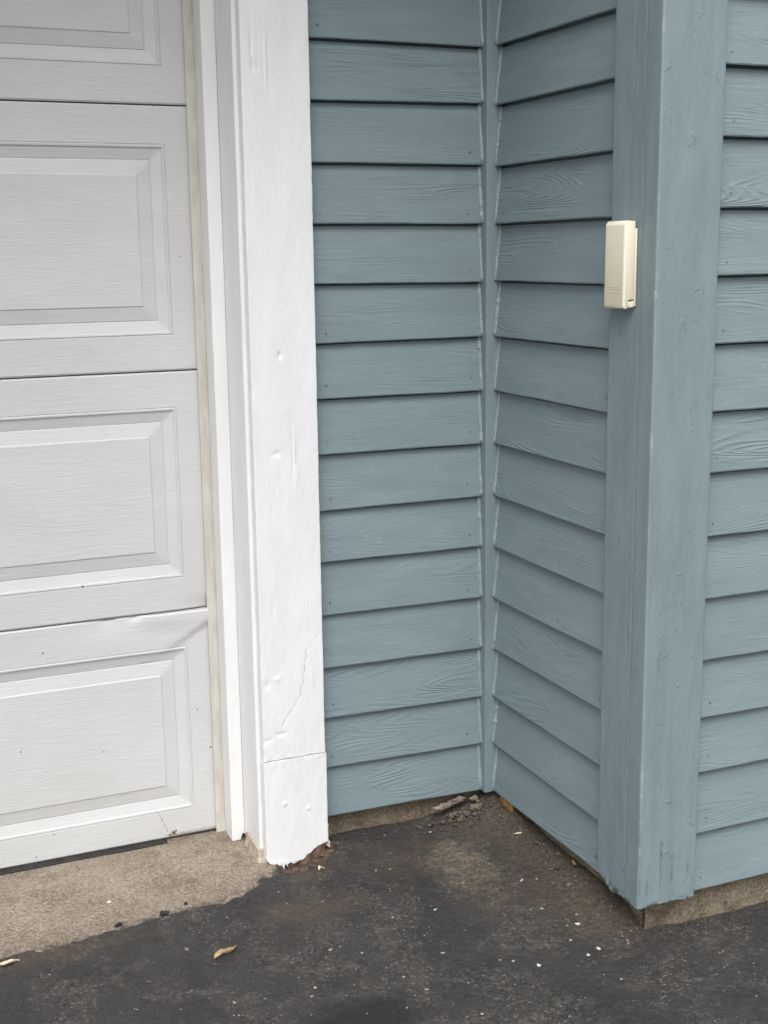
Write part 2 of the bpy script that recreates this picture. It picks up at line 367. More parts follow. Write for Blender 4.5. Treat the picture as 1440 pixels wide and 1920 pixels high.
drv = link('driveway', gridmesh('driveway', np.stack([X, Y, Z], -1), 60), MAT_ASPHALT)
tag(drv, 'dark worn asphalt driveway with brown dirt along the walls', kind='structure')
ax = np.arange(-3.6, -.478, .0075); ay = np.arange(-.30, .3001, .0075)
X, Y = np.meshgrid(ax, ay, indexing='ij')
yb = np.interp(X, EDGE_X, EDGE_Y); Z = -.0615 - .05*sm(-.012, -.026, Y-yb) + .002*sm(-.2, .17, Y) + .0022*fbm(X*9, Y*9, 51, 4) + .0016*fbm(X*60, Y*60, 52, 3)
apr = link('concrete_apron', gridmesh('concrete_apron', np.stack([X, Y, Z], -1), 60), MAT_APRON)
apr.data.attributes.new('edge', 'FLOAT', 'POINT').data.foreach_set('value', (np.exp(-np.abs(Y-yb)/.022)+.35*np.exp(-np.abs(Y-.165)/.02)).astype(np.float32).reshape(-1))
tag(apr, 'tan concrete slab at the foot of the garage door', kind='structure')

# ------------------------------------------------------------------ clapboard walls
PITCH = .1143; D = .024
def board_mesh(name, L, z1, t0, t1, seed):
    """clapboard in local space: x along, outward -y; lower edge runs from z 0 to z1, the next board's lower edge from t0 to t1"""
    n = max(6, int(L/.009)); xs = np.linspace(0, L, n+1)
    zb = z1*xs/L; P = t0+(t1-t0)*xs/L - zb
    wob = .0011*fbm(xs*9, xs*0, seed, 3)*2 + .0006*fbm(xs*70, xs*0, seed+9, 2)
    dep = .0016*fbm(xs*5, xs*0+3, seed+4, 2)
    gap = .0036 + .0016*fbm(xs*14, xs*0, seed+11, 3)
    rows = [(-.0072, .0085), (-D+.0045, .0006), (-D+.0012, .0006), (-D, .003), (-D+.0036, .3*P), (-D+.0084, .65*P), (-D+.0138, P-gap), (-.0028, P-gap+.002), (-.0028, P+.022), (-.001, P+.022), (-.001, .016)]
    V = []
    for k, (y, z) in enumerate(rows):
        f = 1 if k in (1, 2, 3) else (.5 if k in (0, 4) else 0)
        yy = y - (dep if k < 7 else 0) + (0.00012*fbm(xs*25, xs*0+k, seed+k, 2) if 1 <= k <= 6 else 0)
        V.append(np.stack([xs, np.broadcast_to(yy, xs.shape), zb + z + wob*f], -1))
    V = np.array(V); nr = len(rows); idx = np.arange(nr*(n+1)).reshape(nr, n+1); nx = np.roll(idx, -1, 0)
    F = np.stack([idx[:, :-1], idx[:, 1:], nx[:, 1:], nx[:, :-1]], -1).reshape(-1, 4).tolist()
    F += [idx[:, 0].tolist(), idx[::-1, -1].tolist()]
    return mesh(name, V.reshape(-1, 3), F, 18)
NAIL = mesh('nail_head', *lump((0, 0, 0), .0026, 3, 1, (1, .45, 1)), 60)
MAT_NAIL = mat_simple('nail_paint', (.07, .095, .105), (.17, .22, .24), 200, .5, .0005, 300)
NAIL.materials.append(MAT_NAIL)
def siding_wall(origin, rz, L, rows, label, nails, seed, sheath_top=2.5):
    root = empty('siding_wall', origin, rz); tag(root, label, 'wall', 'blue-grey clapboard walls')
    sh = link('sheathing', box('sheathing', .0, L, .002, .10, .0, sheath_top), MAT_DARKWOOD, root)
    for k, (za, zb) in enumerate(rows):
        ta, tb = rows[k+1] if k+1 < len(rows) else (za+PITCH, zb+PITCH)
        b = link('siding_board', board_mesh('siding_board', L, zb-za, ta-za, tb-za, seed+k*3), MAT_SX, root); b.location = (0, 0, za)
        if za < 1.75:
            for nx in nails:
                if random.random() < .8:
                    o = bpy.data.objects.new('nail_head', NAIL); S.collection.objects.link(o); o.parent = b
                    zz = .024+random.uniform(-.005, .006); xx = nx+random.uniform(-.006, .006)
                    o.location = (xx, -D+.0036*zz/.035+.0002, zz+(zb-za)*xx/L); k2 = random.uniform(.9, 1.5); o.scale = (k2, 1, k2)
    return root
LZ = [(.0085, .0016), (.1195, .1125), (.2305, .2235), (.3425, .3375), (.4575, .4535), (.5715, .569), (.6805, .6805), (.798, .7955), (.912, .9095), (1.0236, 1.0247), (1.142, 1.138), (1.2586, 1.2569), (1.3748, 1.3759), (1.4924, 1.4966)]
RZ = [(.005, .010), (.1165, .1135), (.2273, .2293), (.3389, .3411), (.4537, .4575), (.5706, .5696), (.6832, .6834), (.797, .798), (.9106, .9102), (1.0243, 1.0259), (1.1401, 1.1405), (1.2562, 1.2572), (1.3708, 1.3711), (1.491, 1.4912), (1.6071, 1.604)]
FZ = [(.0109, .005), (.1272, .1286), (.248, .2462), (.3545, .3518), (.4653, .4689), (.5808, .5846), (.696, .6978), (.8118, .8115), (.9204, .9209), (1.0381, 1.0403), (1.1551, 1.156), (1.2685, 1.2681), (1.3848, 1.384), (1.5, 1.5006)]
def extend(rows, top=2.40):
    rows = list(rows)
    while rows[-1][0] < top: rows.append((rows[-1][0]+PITCH, rows[-1][0]+PITCH))
    return rows
XS = -.0190                       # left face of the inside corner strip
YR = -.6011                       # drip line of the right-hand wall
wallL = siding_wall((-.425, D, 0), 0, .425+XS-.0005, extend(LZ), 'narrow blue-grey clapboard wall between the white door casing and the inside corner', (.052, .376), 100)
wallR = siding_wall((D, -.018-.0005, 0), R(-90), .570, extend(RZ), 'short blue-grey clapboard return wall with the cream box at its outer end', (.035, .27, .425), 300)
FL = 2.2
wallF = siding_wall((.090, YR+D, 0), 0, FL, [(a, a+(b-a)) for a, b in extend(FZ)], 'blue-grey clapboard wall to the right of the outside corner post', (.05, .45, .85), 500)

def foundation(name, x0, x1, z0, z1, seed, parent, chip=0.0):
    nx = int((x1-x0)/.008)+1; xs = np.linspace(x0, x1, nx); zs = np.linspace(z0, z1, int((z1-z0)/.008)+1)
    XX, ZZ = np.meshgrid(xs, zs, indexing='ij')
    YY = .010 + .012*fbm(XX*12, ZZ*12, seed, 4) + .004*fbm(XX*70, ZZ*70, seed+3, 3)
    P = np.stack([XX, YY, ZZ], -1)
    return link(name, gridmesh(name, P, 60), MAT_FOUND, parent)
foundation('foundation', -.02, .46, -.2, .03, 601, wallL)
fr = foundation('foundation', -.06, .535, -.2, .03, 611, wallR); fr.location.y = .008; fr.data.materials[0] = mat_simple('soil_stained_wall', (.03, .023, .017), (.085, .066, .05), 40, .95, .003, 150)
ff = foundation('foundation', -.058, FL, -.2, .03, 621, wallF); ff.location.y = -.006
link('foundation', box('foundation', -.0, .05, .016, .55, -.2, .02), MAT_FOUND, wallF).location = (-.057, .0, 0)

# ------------------------------------------------------------------ inside corner strip with caulk
cs = empty('corner_strip', (0, 0, 0)); tag(cs, 'blue-grey square wooden strip with lumpy caulk in the inside corner', 'trim')
zs = np.arange(.002, 2.45, .008)
def strip_disp(x, y, z, n): return .0010*fbm(z*8, x*60+y*60, 71, 3) + .0005*fbm(z*60, x*300+y*300, 72, 2)
link('strip', sweep('strip', rrect(XS, D+.01, -.018, D+.01, .0018, (.006, 0, 0, .006)), zs, strip_disp), MAT_POST, cs)
def rows_y(z, rows, end):                              # how far the clapboard face stands in front of the sheathing at height z
    zb = np.array([r[end] for r in rows]); k = np.clip(np.searchsorted(zb, z, side='right')-1, 0, len(rows)-1); t = np.clip((z-zb[k])/PITCH, 0, 1)
    return D - .0140*t, t
def caulk(name, rows, end, place, seed, amp):
    zz = np.arange(.006, 2.30, .0024); dep, t = rows_y(zz, rows, end); nseg = 7; V = []
    r = .0048 + .0060*np.abs(fbm(zz*22, zz*0, seed, 3))*2.0 + amp*np.maximum(0, vn(zz*95, zz*0+2, seed+5)-.72)*3*sm(.5, .75, vn(zz*9, zz*0, seed+6))
    r = r*(.35+.65*sm(.0, .08, t))
    off = .0016*fbm(zz*45, zz*0, seed+7, 3)*2
    for i in range(nseg):
        a = 2*math.pi*i/nseg; V.append(place(dep, zz, r*math.cos(a)*.85+off, r*math.sin(a)))
    V = np.stack(V, 1); n = len(zz); idx = np.arange(n*nseg).reshape(n, nseg); nx = np.roll(idx, -1, 1)
    F = np.stack([idx[:-1], nx[:-1], nx[1:], idx[1:]], -1).reshape(-1, 4).tolist()
    F += [idx[0].tolist(), idx[-1].tolist()]
    return link(name, mesh(name, V.reshape(-1, 3), F, 70), MAT_CAULK, cs)
caulk('caulk_bead', extend(LZ), 1, lambda d, z, a, b: np.stack([XS+a-.001, D-d+b*.8, z], -1), 81, .0028)
caulk('caulk_bead', extend(RZ), 0, lambda d, z, a, b: np.stack([D-d+b*.8, -.018+a-.001, z], -1), 91, .0040)

# ------------------------------------------------------------------ outside corner post
PX, PY, PXR = -.0145, -.617, .1115
post = empty('corner_post', (PX, PY, 0)); tag(post, 'blue-grey painted outside corner post with ragged split bottom end', 'post')
zs = np.concatenate([np.arange(.012, .2, .003), np.arange(.2, 2.45, .006)])
SPL = [(.0495, .045, .13), (.074, .055, .10), (.1085, .055, .075), (.003, .02, .11), (.0, .14, .16), (.02, .03, .055)]
def slit(x, z):
    k = np.zeros_like(x)
    for sx, a, b in SPL:
        k = np.maximum(k, np.exp(-((x-sx-.002*fbm(z*40, x*0, 5))/.0013)**2)*sm(a-.012, a+.004, z)*sm(b+.012, b-.006, z))
    return k
def post_disp(x, y, z, n):
    fr_ = (n[1] < -.5)
    v = .0016*fbm(x*25, z*9, 101, 4) + .0008*fbm(x*90, z*30, 102, 3)
    v = v - fr_*.0035*slit(x, z) - .004*sm(.05, .0, z)*np.maximum(0, fbm(x*60+y*60, z*60, 104, 3))*2
    edge = np.exp(-((x-.0)/.006)**2)*np.exp(-((y-.0)/.006)**2)
    return v - .006*edge*np.maximum(0, fbm(z*45, z*0+x*20, 105, 3)-.10)
def post_wear(x, y, z): return np.clip(1.1*slit(x, z)*(y < .002) + .9*sm(.022, .012, z)*(vn(x*130+y*130, z*200, 9) > .55), 0, 1)*.9
fw = PXR-PX
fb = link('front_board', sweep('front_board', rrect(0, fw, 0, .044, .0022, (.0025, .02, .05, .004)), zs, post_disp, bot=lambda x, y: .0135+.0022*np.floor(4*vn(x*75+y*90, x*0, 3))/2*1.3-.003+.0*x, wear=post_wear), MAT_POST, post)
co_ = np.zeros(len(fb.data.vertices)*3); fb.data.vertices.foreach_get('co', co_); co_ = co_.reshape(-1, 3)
edge_hl_ = np.exp(-(np.hypot(co_[:, 0]-.001, co_[:, 1]-.001)/.0030)**2)*(.18+.8*sm(.62, .85, vn(co_[:, 2]*27, co_[:, 2]*0, 8))*sm(.3, .7, vn(co_[:, 2]*190, co_[:, 2]*0, 18)))*.6  # broken highlight down the front corner, put into the colour
fb.data.attributes.new('chip', 'FLOAT', 'POINT').data.foreach_set('value', edge_hl_.astype(np.float32))
link('side_board', sweep('side_board', rrect(.0006, .026, .0446, .1395, .0018, (.01, .03, .01, .0025)), zs, lambda x, y, z, n: .0012*fbm(y*25, z*9, 111, 4)+.0007*fbm(y*160, z*5, 112, 3)-.003*np.exp(-((y-.100)/.0016)**2)*sm(.06, .02, z), bot=lambda x, y: .0105+.016*sm(.09, .1395, y)+.004*np.floor(4*vn(y*90, x*0, 6))/2-.003, wear=lambda x, y, z: .8*sm(.03, .012, z)*(vn(y*120, z*150, 19) > .62)), MAT_POST, post)

# ------------------------------------------------------------------ white door frame
CX0, CX1, CY = -.5395, -.404, -.03
frame = empty('door_frame', (0, 0, 0)); tag(frame, 'white painted garage door frame, casing chipped and rotten at its foot', 'door frame')
DENT = [(-.5186, 1.584, .003, .024, -.0022), (-.5165, 1.545, .004, .01, -.002), (-.5075, 1.545, .0035, .008, -.0015), (-.4912, 1.56, .0022, .055, .0014), (-.4948, 1.565, .0016, .05, -.0012), (-.4801, 1.006, .004, .006, -.0032), (-.4916, .8124, .008, .005, -.002), (-.4541, .81, .0025, .05, .0015), (-.4575, .80, .0018, .05, -.0014), (-.449, .77, .003, .018, .0012),
        (-.52, 1.32, .003, .02, .001), (-.506, .70, .0016, .016, -.0013), (-.497, .742, .0016, .014, -.0013), (-.51, .5, .002, .022, -.001), (-.526, .335, .007, .01, -.0016), (-.505, .345, .008, .006, .0013), (-.43, .33, .005, .02, .0012), (-.5, .225, .012, .004, -.0014), (-.53, .215, .01, .004, -.0014), (-.47, .9, .01, .012, .0008), (-.44, 1.22, .0016, .016, -.0010), (-.47, 1.36, .002, .03, .0009)]
CRK = [(-.413, .4342), (-.4421, .3922), (-.4442, .3579), (-.4538, .3071), (-.4722, .275), (-.4925, .2572), (-.4953, .2413)]
def crack(x, z, wdt=.0012):
    dmin = np.full_like(x, 1.0)
    for (a, b), (c, e) in zip(CRK[:-1], CRK[1:]):
        L2 = (c-a)**2+(e-b)**2; t = np.clip(((x-a)*(c-a)+(z-b)*(e-b))/L2, 0, 1); dmin = np.minimum(dmin, np.hypot(x-a-t*(c-a)+.012*fbm(z*70, x*0, 3), z-b-t*(e-b)))
    return np.exp(-(dmin/wdt)**2)
def casing_disp(x, y, z, n):
    fr_ = (n[1] < -.5)
    v = .0010*fbm(x*30, z*14, 121, 4)
    dz = np.zeros_like(x)
    for a, b, sx, sz, k in DENT: dz = dz + 1.1*k*np.exp(-((x-a)/sx)**2-((z-b)/sz)**2)
    for (a, b) in ((-.4981, .0703), (-.4464, .0509)): dz = dz + .0028*np.exp(-(((x-a)**2+(z-b)**2)/.0038**2)) - .0016*np.exp(-(((x-a)**2+(z-b)**2)/.0016**2))
    v = v + fr_*(dz - .0014*crack(x, z, .0010)) + .0012*np.exp(-((z-.166)/.012)**2)*fbm(x*120, z*120, 123, 3)*2
    e = np.minimum(np.abs(x-CX0), np.abs(x-CX1)); return v + .0016*np.exp(-(e/.005)**2)*fbm(z*55, x*10, 124, 3)
def casing_wear(x, y, z): return np.clip(.5*crack(x, z, .0009)*(y < CY+.004), 0, 1)
prof = rrect(CX0, CX1, CY, -.004, .0016, (.0022, .004, .02, .004))
link('casing', sweep('casing', prof, np.concatenate([np.arange(.172, .5, .0025), np.arange(.5, 1.75, .004), np.arange(1.75, 2.16, .02)]), casing_disp, bot=lambda x, y: .1705+.0018*fbm(x*60, y*60, 131, 3)*2, wear=casing_wear), MAT_WHITE, frame)
BX = [-.55, -.538, -.522, -.515, -.508, -.495, -.476, -.46, -.446, -.435, -.421, -.407, -.39]
BZ = [-.046, -.052, -.070, -.078, -.064, -.066, -.068, -.062, -.053, -.043, -.037, -.032, -.030]
def base_bot(x, y):
    fr_ = np.clip((-.004-y)/.022, 0, 1)
    return np.interp(x, BX, BZ)*fr_ + (1-fr_)*(-.05) + .007*fbm(x*150, y*130, 141, 3) + .010*np.maximum(0, vn(x*190, y*40, 143)-.6)
def base_wear(x, y, z):
    b = np.interp(x, BX, BZ); return np.clip(.8*sm(.006, .001, z-b)*(vn(x*140, z*140, 5) > .58), 0, 1)
link('base_block', sweep('base_block', rrect(CX0-.0012, CX1+.0022, CY-.0018, -.003, .0022, (.0022, .004, .02, .003)), np.arange(-.045, .1688, .0022), casing_disp, bot=base_bot, top=lambda x, y: .1675+.0022*fbm(x*60, y*60, 133, 3)*2, wear=base_wear), MAT_WHITE, frame)
zt = 2.12
jz = np.concatenate([np.arange(-.05, .2, .005), np.arange(.2, zt, .02)])
smallw = lambda x, y, z: 0*x
jd = lambda s: (lambda x, y, z, n: .0008*fbm(x*40+y*40, z*8, s, 3) + .0005*fbm(z*60, x*80, s+1, 2))
link('jamb', sweep('jamb', rrect(-.5470, -.5300, -.0045, .20, .001, (.003, .05, .01, .012)), jz, jd(151), bot=lambda x, y: -.048+.012*sm(.0, .09, y)*0-.016*sm(.05, -.004, y)+.006*fbm(y*60, x*60, 153, 3), wear=lambda x, y, z: .7*sm(-.028, -.05, z)*(vn(y*70, z*90, 3) > .5)), MAT_JAMB, frame)
link('door_stop', sweep('door_stop', rrect(-.5760, -.5475, .105, .160, .0012, (.004, .05, .05, .008)), np.concatenate([np.arange(-.058, .2, .006), np.arange(.2, zt, .02)]), jd(161), bot=lambda x, y: -.058+.014*sm(-.557, -.555, x), wear=smallw), MAT_JAMB, frame)
link('weather_strip', sweep('weather_strip', rrect(-.5960, -.5745, .1605, .1655, .0014, (.005, .05, .05, .005)), np.arange(-.058, zt, .02), lambda x, y, z, n: .0006*fbm(z*6, x*40, 171, 3)), MAT_BEIGE, frame)
link('header_casing', box('header_casing', -3.45, CX1+.01, CY, .2, 2.165, 2.32, .002), MAT_WHITE, frame)
link('far_casing', box('far_casing', -3.30, -3.10, CY, .2, -.07, 2.16, .002), MAT_WHITE, frame)
# rotten foot of the casing: brown wood stub behind the paint, torn splinters, red-brown mortar heaped round it
def foot_disp(x, y, z, n): return .004*fbm(x*70+y*70, z*60, 181, 4) - .004*fbm(x*160, z*40, 182, 3)
link('rotten_wood', sweep('rotten_wood', rrect(-.530, -.4075, CY+.0035, .0, .003, (.003, .005, .02, .004)), np.arange(-.1, -.02, .0035), foot_disp), MAT_WOOD, frame)
link('rotten_wood', sweep('rotten_wood', rrect(-.5540, -.5315, -.015, .085, .004, (.004, .01, .02, .004)), np.arange(-.085, -.030, .0035), lambda x, y, z, n: .007*fbm(x*70+y*55, z*60, 185, 4)-.002+.004*sm(-.04, -.07, z)), MAT_RAW, frame)
pts = []
rr = random.Random(5)
for (px, py, pz, L, wd, ang) in ((-.514, -.0335, -.070, .026, .006, 8), (-.506, -.034, -.068, .022, .005, -6), (-.523, -.0325, -.066, .02, .006, 18), (-.5005, -.0338, -.066, .016, .004, -20)):
    ca, sa = math.cos(R(ang)), math.sin(R(ang)); V = []
    for i in range(6):
        t = i/5; wl = wd*(1-.75*t)*(.8+.4*rr.random()); zc = -L*t
        for sx, yy in ((-.5, 0), (.5, 0), (.5, .0025), (-.5, .0025)):
            lx = sx*wl; V.append((px+lx*ca-zc*sa*-1, py+yy-.002*math.sin(3*t), pz+L*.5+lx*sa+zc*ca))
    F = [(i*4+j, i*4+(j+1) % 4, i*4+4+(j+1) % 4, i*4+4+j) for i in range(5) for j in range(4)] + [(0, 1, 2, 3), (20, 21, 22, 23)]
    pts.append((V, F))
for P_ in pts: link('splinter', mesh('splinter', *P_, 40), MAT_WHITE, frame)
TX = [(-.535, -.046), (-.515, -.052), (-.49, -.050), (-.465, -.048), (-.44, -.044), (-.418, -.036), (-.402, -.024), (-.392, -.008), (-.388, .010)]
mp = []
for i, (x, y) in enumerate(TX):
    h = -.080+.005*i/8+(.012 if i > 5 else 0); mp.append(lump((x, y, h), .0125+.002*(i % 3), 40+i, 3, (1.3, .8, .62+.05*(i % 2))))
link('mortar_fillet', mesh('mortar_fillet', *join(mp), 80), MAT_MORTAR, frame)
link('peeled_paint', mesh('peeled_paint', *join([lump((-.3985, -.012, -.028), .0075, 71, 3, (.5, .9, 2.0)), lump((-.3955, -.004, -.010), .006, 72, 3, (.6, .8, 1.6)), lump((-.3995, -.022, -.044), .0065, 73, 3, (.8, .7, 1.1))]), 60), MAT_RAW, frame)

# ------------------------------------------------------------------ garage door
DY = .168; DX1 = -.5885; DX0 = -3.03
door = empty('garage_door', (-1.8, DY, -.055)); tag(door, 'off-white sectional garage door with embossed panels and dented bottom section', 'door')
SEAM = [-.0545, .4585, .9685, 1.4925, 2.105]
PD = [0, .0012, .0035, .0065, .0085, .029, .0305, .032, .0585, .061]
PH = [0, -.0014, .0008, .0003, -.0030, -.0080, -.0092, -.0075, -.0030, -.0008]
def prof_h(dv): return np.interp(dv, PD, PH)
pan_x = []
xr = -.6412
while xr-.50 > DX0+.04: pan_x.append((xr-.505, xr)); xr -= .605
def section(k, z0, z1):
    mt, mb = ((.0725, .071) if k < 3 else (.0725, .071)); pz0, pz1 = z0+mb, z1-mt
    if k == 0: pz0, pz1 = .0085, .3795
    xb = {DX0, DX1, DX1-.003, DX1-.02, DX0+.003}
    for a, b in pan_x:
        for dd in PD: xb |= {round(a+dd, 5), round(b-dd, 5)}
    zb = {z0, z0+.003, z1-.003, z1, z0+.001, z1-.001}
    for dd in PD: zb |= {round(pz0+dd, 5), round(pz1-dd, 5)}
    def fill(s, mx, lo=None):
        s = sorted(s); o = []
        for a, b in zip(s[:-1], s[1:]):
            step = mx if (lo is None or b > lo) else .2
            n = max(1, math.ceil((b-a)/step)); o += [a+(b-a)*i/n for i in range(n)]
        return np.array(o+[s[-1]])
    xs = fill(xb, .010, -1.3); zs_ = fill(zb, .010)
    XX, ZZ = np.meshgrid(xs, zs_, indexing='ij')
    h = np.zeros_like(XX)
    for a, b in pan_x:
        dd = np.minimum(np.minimum(XX-a, b-XX), np.minimum(ZZ-pz0, pz1-ZZ)); h = np.where(dd > 0, prof_h(dd), h)
    ed = np.minimum(np.minimum(ZZ-z0, z1-ZZ), np.minimum(DX1-XX, XX-DX0)); h = h - .0022*sm(.003, .0, ed)
    h = h + .0035*fbm(XX*1.7, ZZ*2.2, 201+k, 2)
    wr = np.zeros_like(XX)
    if k == 0:       # dented top right corner with a diagonal crease, bulge next to it
        c = (ZZ-.425)-(XX-DX1)*.60                      # crease line rising to the right
        h = h + .0075*sm(-.003, .016, c)*np.exp(-((XX-DX1)/.12)**2)*sm(.34, .40, ZZ)
        h = h + .0065*np.exp(-((XX+.70)/.07)**2-((ZZ-.448)/.022)**2) - .006*np.exp(-((XX+.79)/.09)**2-((ZZ-.452)/.03)**2)
        h = h - .010*np.exp(-((XX+.752)/.012)**2-((ZZ-.458)/.005)**2) - .012*np.exp(-((XX+.805)/.016)**2-((ZZ-.459)/.004)**2)
    if k == 1: h = h - .006*np.exp(-((XX-DX1)/.05)**2-((ZZ-z0)/.02)**2); wr = np.maximum(wr, .8*np.exp(-((XX-DX1)/.005)**2-((ZZ-z0-.012)/.012)**2))
    P = np.stack([XX, DY-h, ZZ], -1); n, mm_ = XX.shape; idx = np.arange(n*mm_).reshape(n, mm_)
    F = []
    pc = [((a+b)/2, (pz0+pz1)/2) for a, b in pan_x]
    xm = (xs[:-1]+xs[1:])/2; zm = (zs_[:-1]+zs_[1:])/2
    nearest = np.array([min(c[0] for c in pc if abs(c[0]-x) == min(abs(q_[0]-x) for q_ in pc)) for x in xm])
    sl_ = ((xm-nearest) > 0)[:, None] == ((zm-pc[0][1]) > 0)[None, :]
    a, b, c, e = idx[:-1, :-1], idx[1:, :-1], idx[1:, 1:], idx[:-1, 1:]
    T1 = np.where(sl_[..., None], np.stack([a, b, c], -1), np.stack([a, b, e], -1)); T2 = np.where(sl_[..., None], np.stack([a, c, e], -1), np.stack([b, c, e], -1))
    F = T1.reshape(-1, 3).tolist()+T2.reshape(-1, 3).tolist()
    V = P.reshape(-1, 3).tolist(); n0 = len(V)
    V += [(DX0, DY+.045, z0), (DX1, DY+.045, z0), (DX1, DY+.045, z1), (DX0, DY+.045, z1)]
    F += [(n0, n0+3, n0+2, n0+1)]
    F += [tuple(idx[:, 0])+(n0+1, n0), tuple(idx[::-1, -1])+(n0+3, n0+2), tuple(idx[0, ::-1])+(n0, n0+3), tuple(idx[-1, :])+(n0+2, n0+1)]
    me = mesh('door_section', V, F, 24)
    at = me.attributes.new('wear', 'FLOAT', 'POINT'); at.data.foreach_set('value', np.append(wr.reshape(-1), [0]*4).astype(np.float32))
    o = link('door_section', me, MAT_DOOR); o.parent = door; o.matrix_parent_inverse = Matrix.Translation(door.location).inverted()
    return o
for k in range(4):
    sct = section(k, SEAM[k]+.0016, SEAM[k+1]-.0016)
    if k == 0: sct['label'] = 'bottom door section with dented top corner and rust spot'
xs = np.arange(-3.0, -.705, .012); V = []; ncs = 8
for x in xs:
    for j in range(ncs):
        a = 2*math.pi*j/ncs; sag = .0022*fbm(np.array(x*6), np.array(0.), 211, 2)
        V.append((x, DY-.003+.011*math.cos(a)+sag, -.0575+.0065*math.sin(a)*min(1, .35+(-.7051-x)/.03)+sag*.5))
idx = np.arange(len(V)).reshape(-1, ncs); nx = np.roll(idx, -1, 1)
F = np.stack([idx[:-1], nx[:-1], nx[1:], idx[1:]], -1).reshape(-1, 4).tolist()+[idx[0].tolist(), idx[-1].tolist()]
o = link('bottom_seal', mesh('bottom_seal', V, F, 60), MAT_RUBBER); o.parent = door; o.matrix_parent_inverse = Matrix.Translation(door.location).inverted()

# ------------------------------------------------------------------ cream box on the corner post
KX = PX; KY0, KY1 = -.561, -.500; KZ0, KZ1 = 1.1005, 1.2490
kp = empty('keypad_box', (KX, (KY0+KY1)/2, KZ0)); tag(kp, 'narrow cream plastic keypad box mounted on the corner post', 'keypad')
def kpart(name, me, mat, par=None):
    o = link(name, me, mat); o.parent = par or kp
    if par is None: o.matrix_parent_inverse = Matrix.Translation(kp.location).inverted()
    return o
bm = bmesh.new()
side = [(-.0405, 1.108), (-.0385, 1.1035), (-.035, 1.1015), (-.0315, 1.1025), (-.0300, 1.1165), (-.0190, 1.1180), (-.0190, 1.2480), (-.0350, 1.2490), (-.0405, 1.2425)]
a = [bm.verts.new((x, KY0, z)) for x, z in side]; b = [bm.verts.new((x, KY1, z)) for x, z in side]
bm.faces.new(a); bm.faces.new(b[::-1]); n = len(side)
for i in range(n): bm.faces.new((a[i], b[i], b[(i+1) % n], a[(i+1) % n]))
bmesh.ops.recalc_face_normals(bm, faces=bm.faces)
fe = [e for e in bm.edges if all(abs(v.co.x+.0405) < .0003 and 1.1 < v.co.z for v in e.verts) and abs(e.verts[0].co.z-e.verts[1].co.z) > .05]
bmesh.ops.bevel(bm, geom=fe, offset=.0046, segments=4, profile=.55, affect='EDGES')
bmesh.ops.bevel(bm, geom=[e for e in bm.edges if e.calc_face_angle(0) > R(38)], offset=.0013, segments=2, profile=.5, affect='EDGES')
me = bpy.data.meshes.new('cover'); bm.to_mesh(me); bm.free(); me.polygons.foreach_set('use_smooth', [True]*len(me.polygons)); me.set_sharp_from_angle(angle=R(32))
cover = kpart('cover', me, MAT_CREAM)
kpart('back_plate', box('back_plate', -.0186, KX-.0004, KY0-.0004, KY1+.0004, 1.1060, 1.2360, .001), MAT_CREAM)
kpart('latch', box('latch', -.0292, KX-.0010, KY0+.0022, KY1-.0022, 1.1030, 1.1150, .003, 3), MAT_CREAM)
tv = []
rr = random.Random(3)
for row, (zz, y0, y1) in enumerate(((1.1370, -.552, -.509), (1.1335, -.552, -.509), (1.1275, -.551, -.512))):
    y = y0
    while y < y1:
        wd = rr.uniform(.0007, .0018); x0 = -.0409; V = [(x0, y, zz), (x0, y+wd, zz), (x0, y+wd, zz+.0011), (x0, y, zz+.0011), (x0+.0006, y, zz), (x0+.0006, y+wd, zz), (x0+.0006, y+wd, zz+.0011), (x0+.0006, y, zz+.0011)]
        tv.append((V, [(0, 1, 2, 3), (4, 7, 6, 5), (0, 4, 5, 1), (1, 5, 6, 2), (2, 6, 7, 3), (3, 7, 4, 0)])); y += wd+rr.uniform(.0005, .0012)
kpart('embossed_lettering', mesh('embossed_lettering', *join(tv)), MAT_CREAMDK, cover)

# ------------------------------------------------------------------ roof overhang above the picture
tag(link('roof_soffit', box('roof_soffit', -4.2, 2.6, -.76, .6, 2.50, 2.56), MAT_SOFFIT), 'pale roof overhang above the walls', kind='structure')

# ------------------------------------------------------------------ small things on the ground
def gz(x, y): return float(ground_base(np.array(x), np.array(y)))
def leaf(name, p0, p1, wid, curl, mat, label, seed, z=None):
    p0 = Vector((*p0, 0)); p1 = Vector((*p1, 0)); ax_ = (p1-p0); L = ax_.length; ax_.normalize(); sd = Vector((-ax_.y, ax_.x, 0)); V = []; n, k = 14, 6
    zb = gz(p0.x, p0.y) if z is None else z
    for i in range(n+1):
        t = i/n; ww = wid*max(.05, math.sin(math.pi*min(1, t*1.05+.02))**.8*(1-.55*t))*(1+.18*math.sin(9*t+seed))
        for j in range(k+1):
            u = j/k*2-1; c = p0+ax_*(L*t)+sd*(u*ww*.5+.003*math.sin(5*t+seed))
            V.append((c.x, c.y, zb+.003+curl*u*u*math.sin(math.pi*t)+.004*math.sin(3.2*t+seed)**2+.0007*math.sin(23*t+5*u)))
    n0 = len(V); V += [(x, y, z_-.0007) for x, y, z_ in V]; K = k+1; F = []
    for i in range(n):
        for j in range(k):
            q_ = (i*K+j, i*K+j+1, (i+1)*K+j+1, (i+1)*K+j); F += [q_, tuple(n0+x for x in q_[::-1])]
    for i in range(n): F += [(i*K, (i+1)*K, n0+(i+1)*K, n0+i*K), (i*K+k, n0+i*K+k, n0+(i+1)*K+k, (i+1)*K+k)]
    for j in range(k): F += [(j, n0+j, n0+j+1, j+1), (n*K+j, n*K+j+1, n0+n*K+j+1, n0+n*K+j)]
    return tag(link(name, mesh(name, V, F, 60), mat), label, 'leaf')
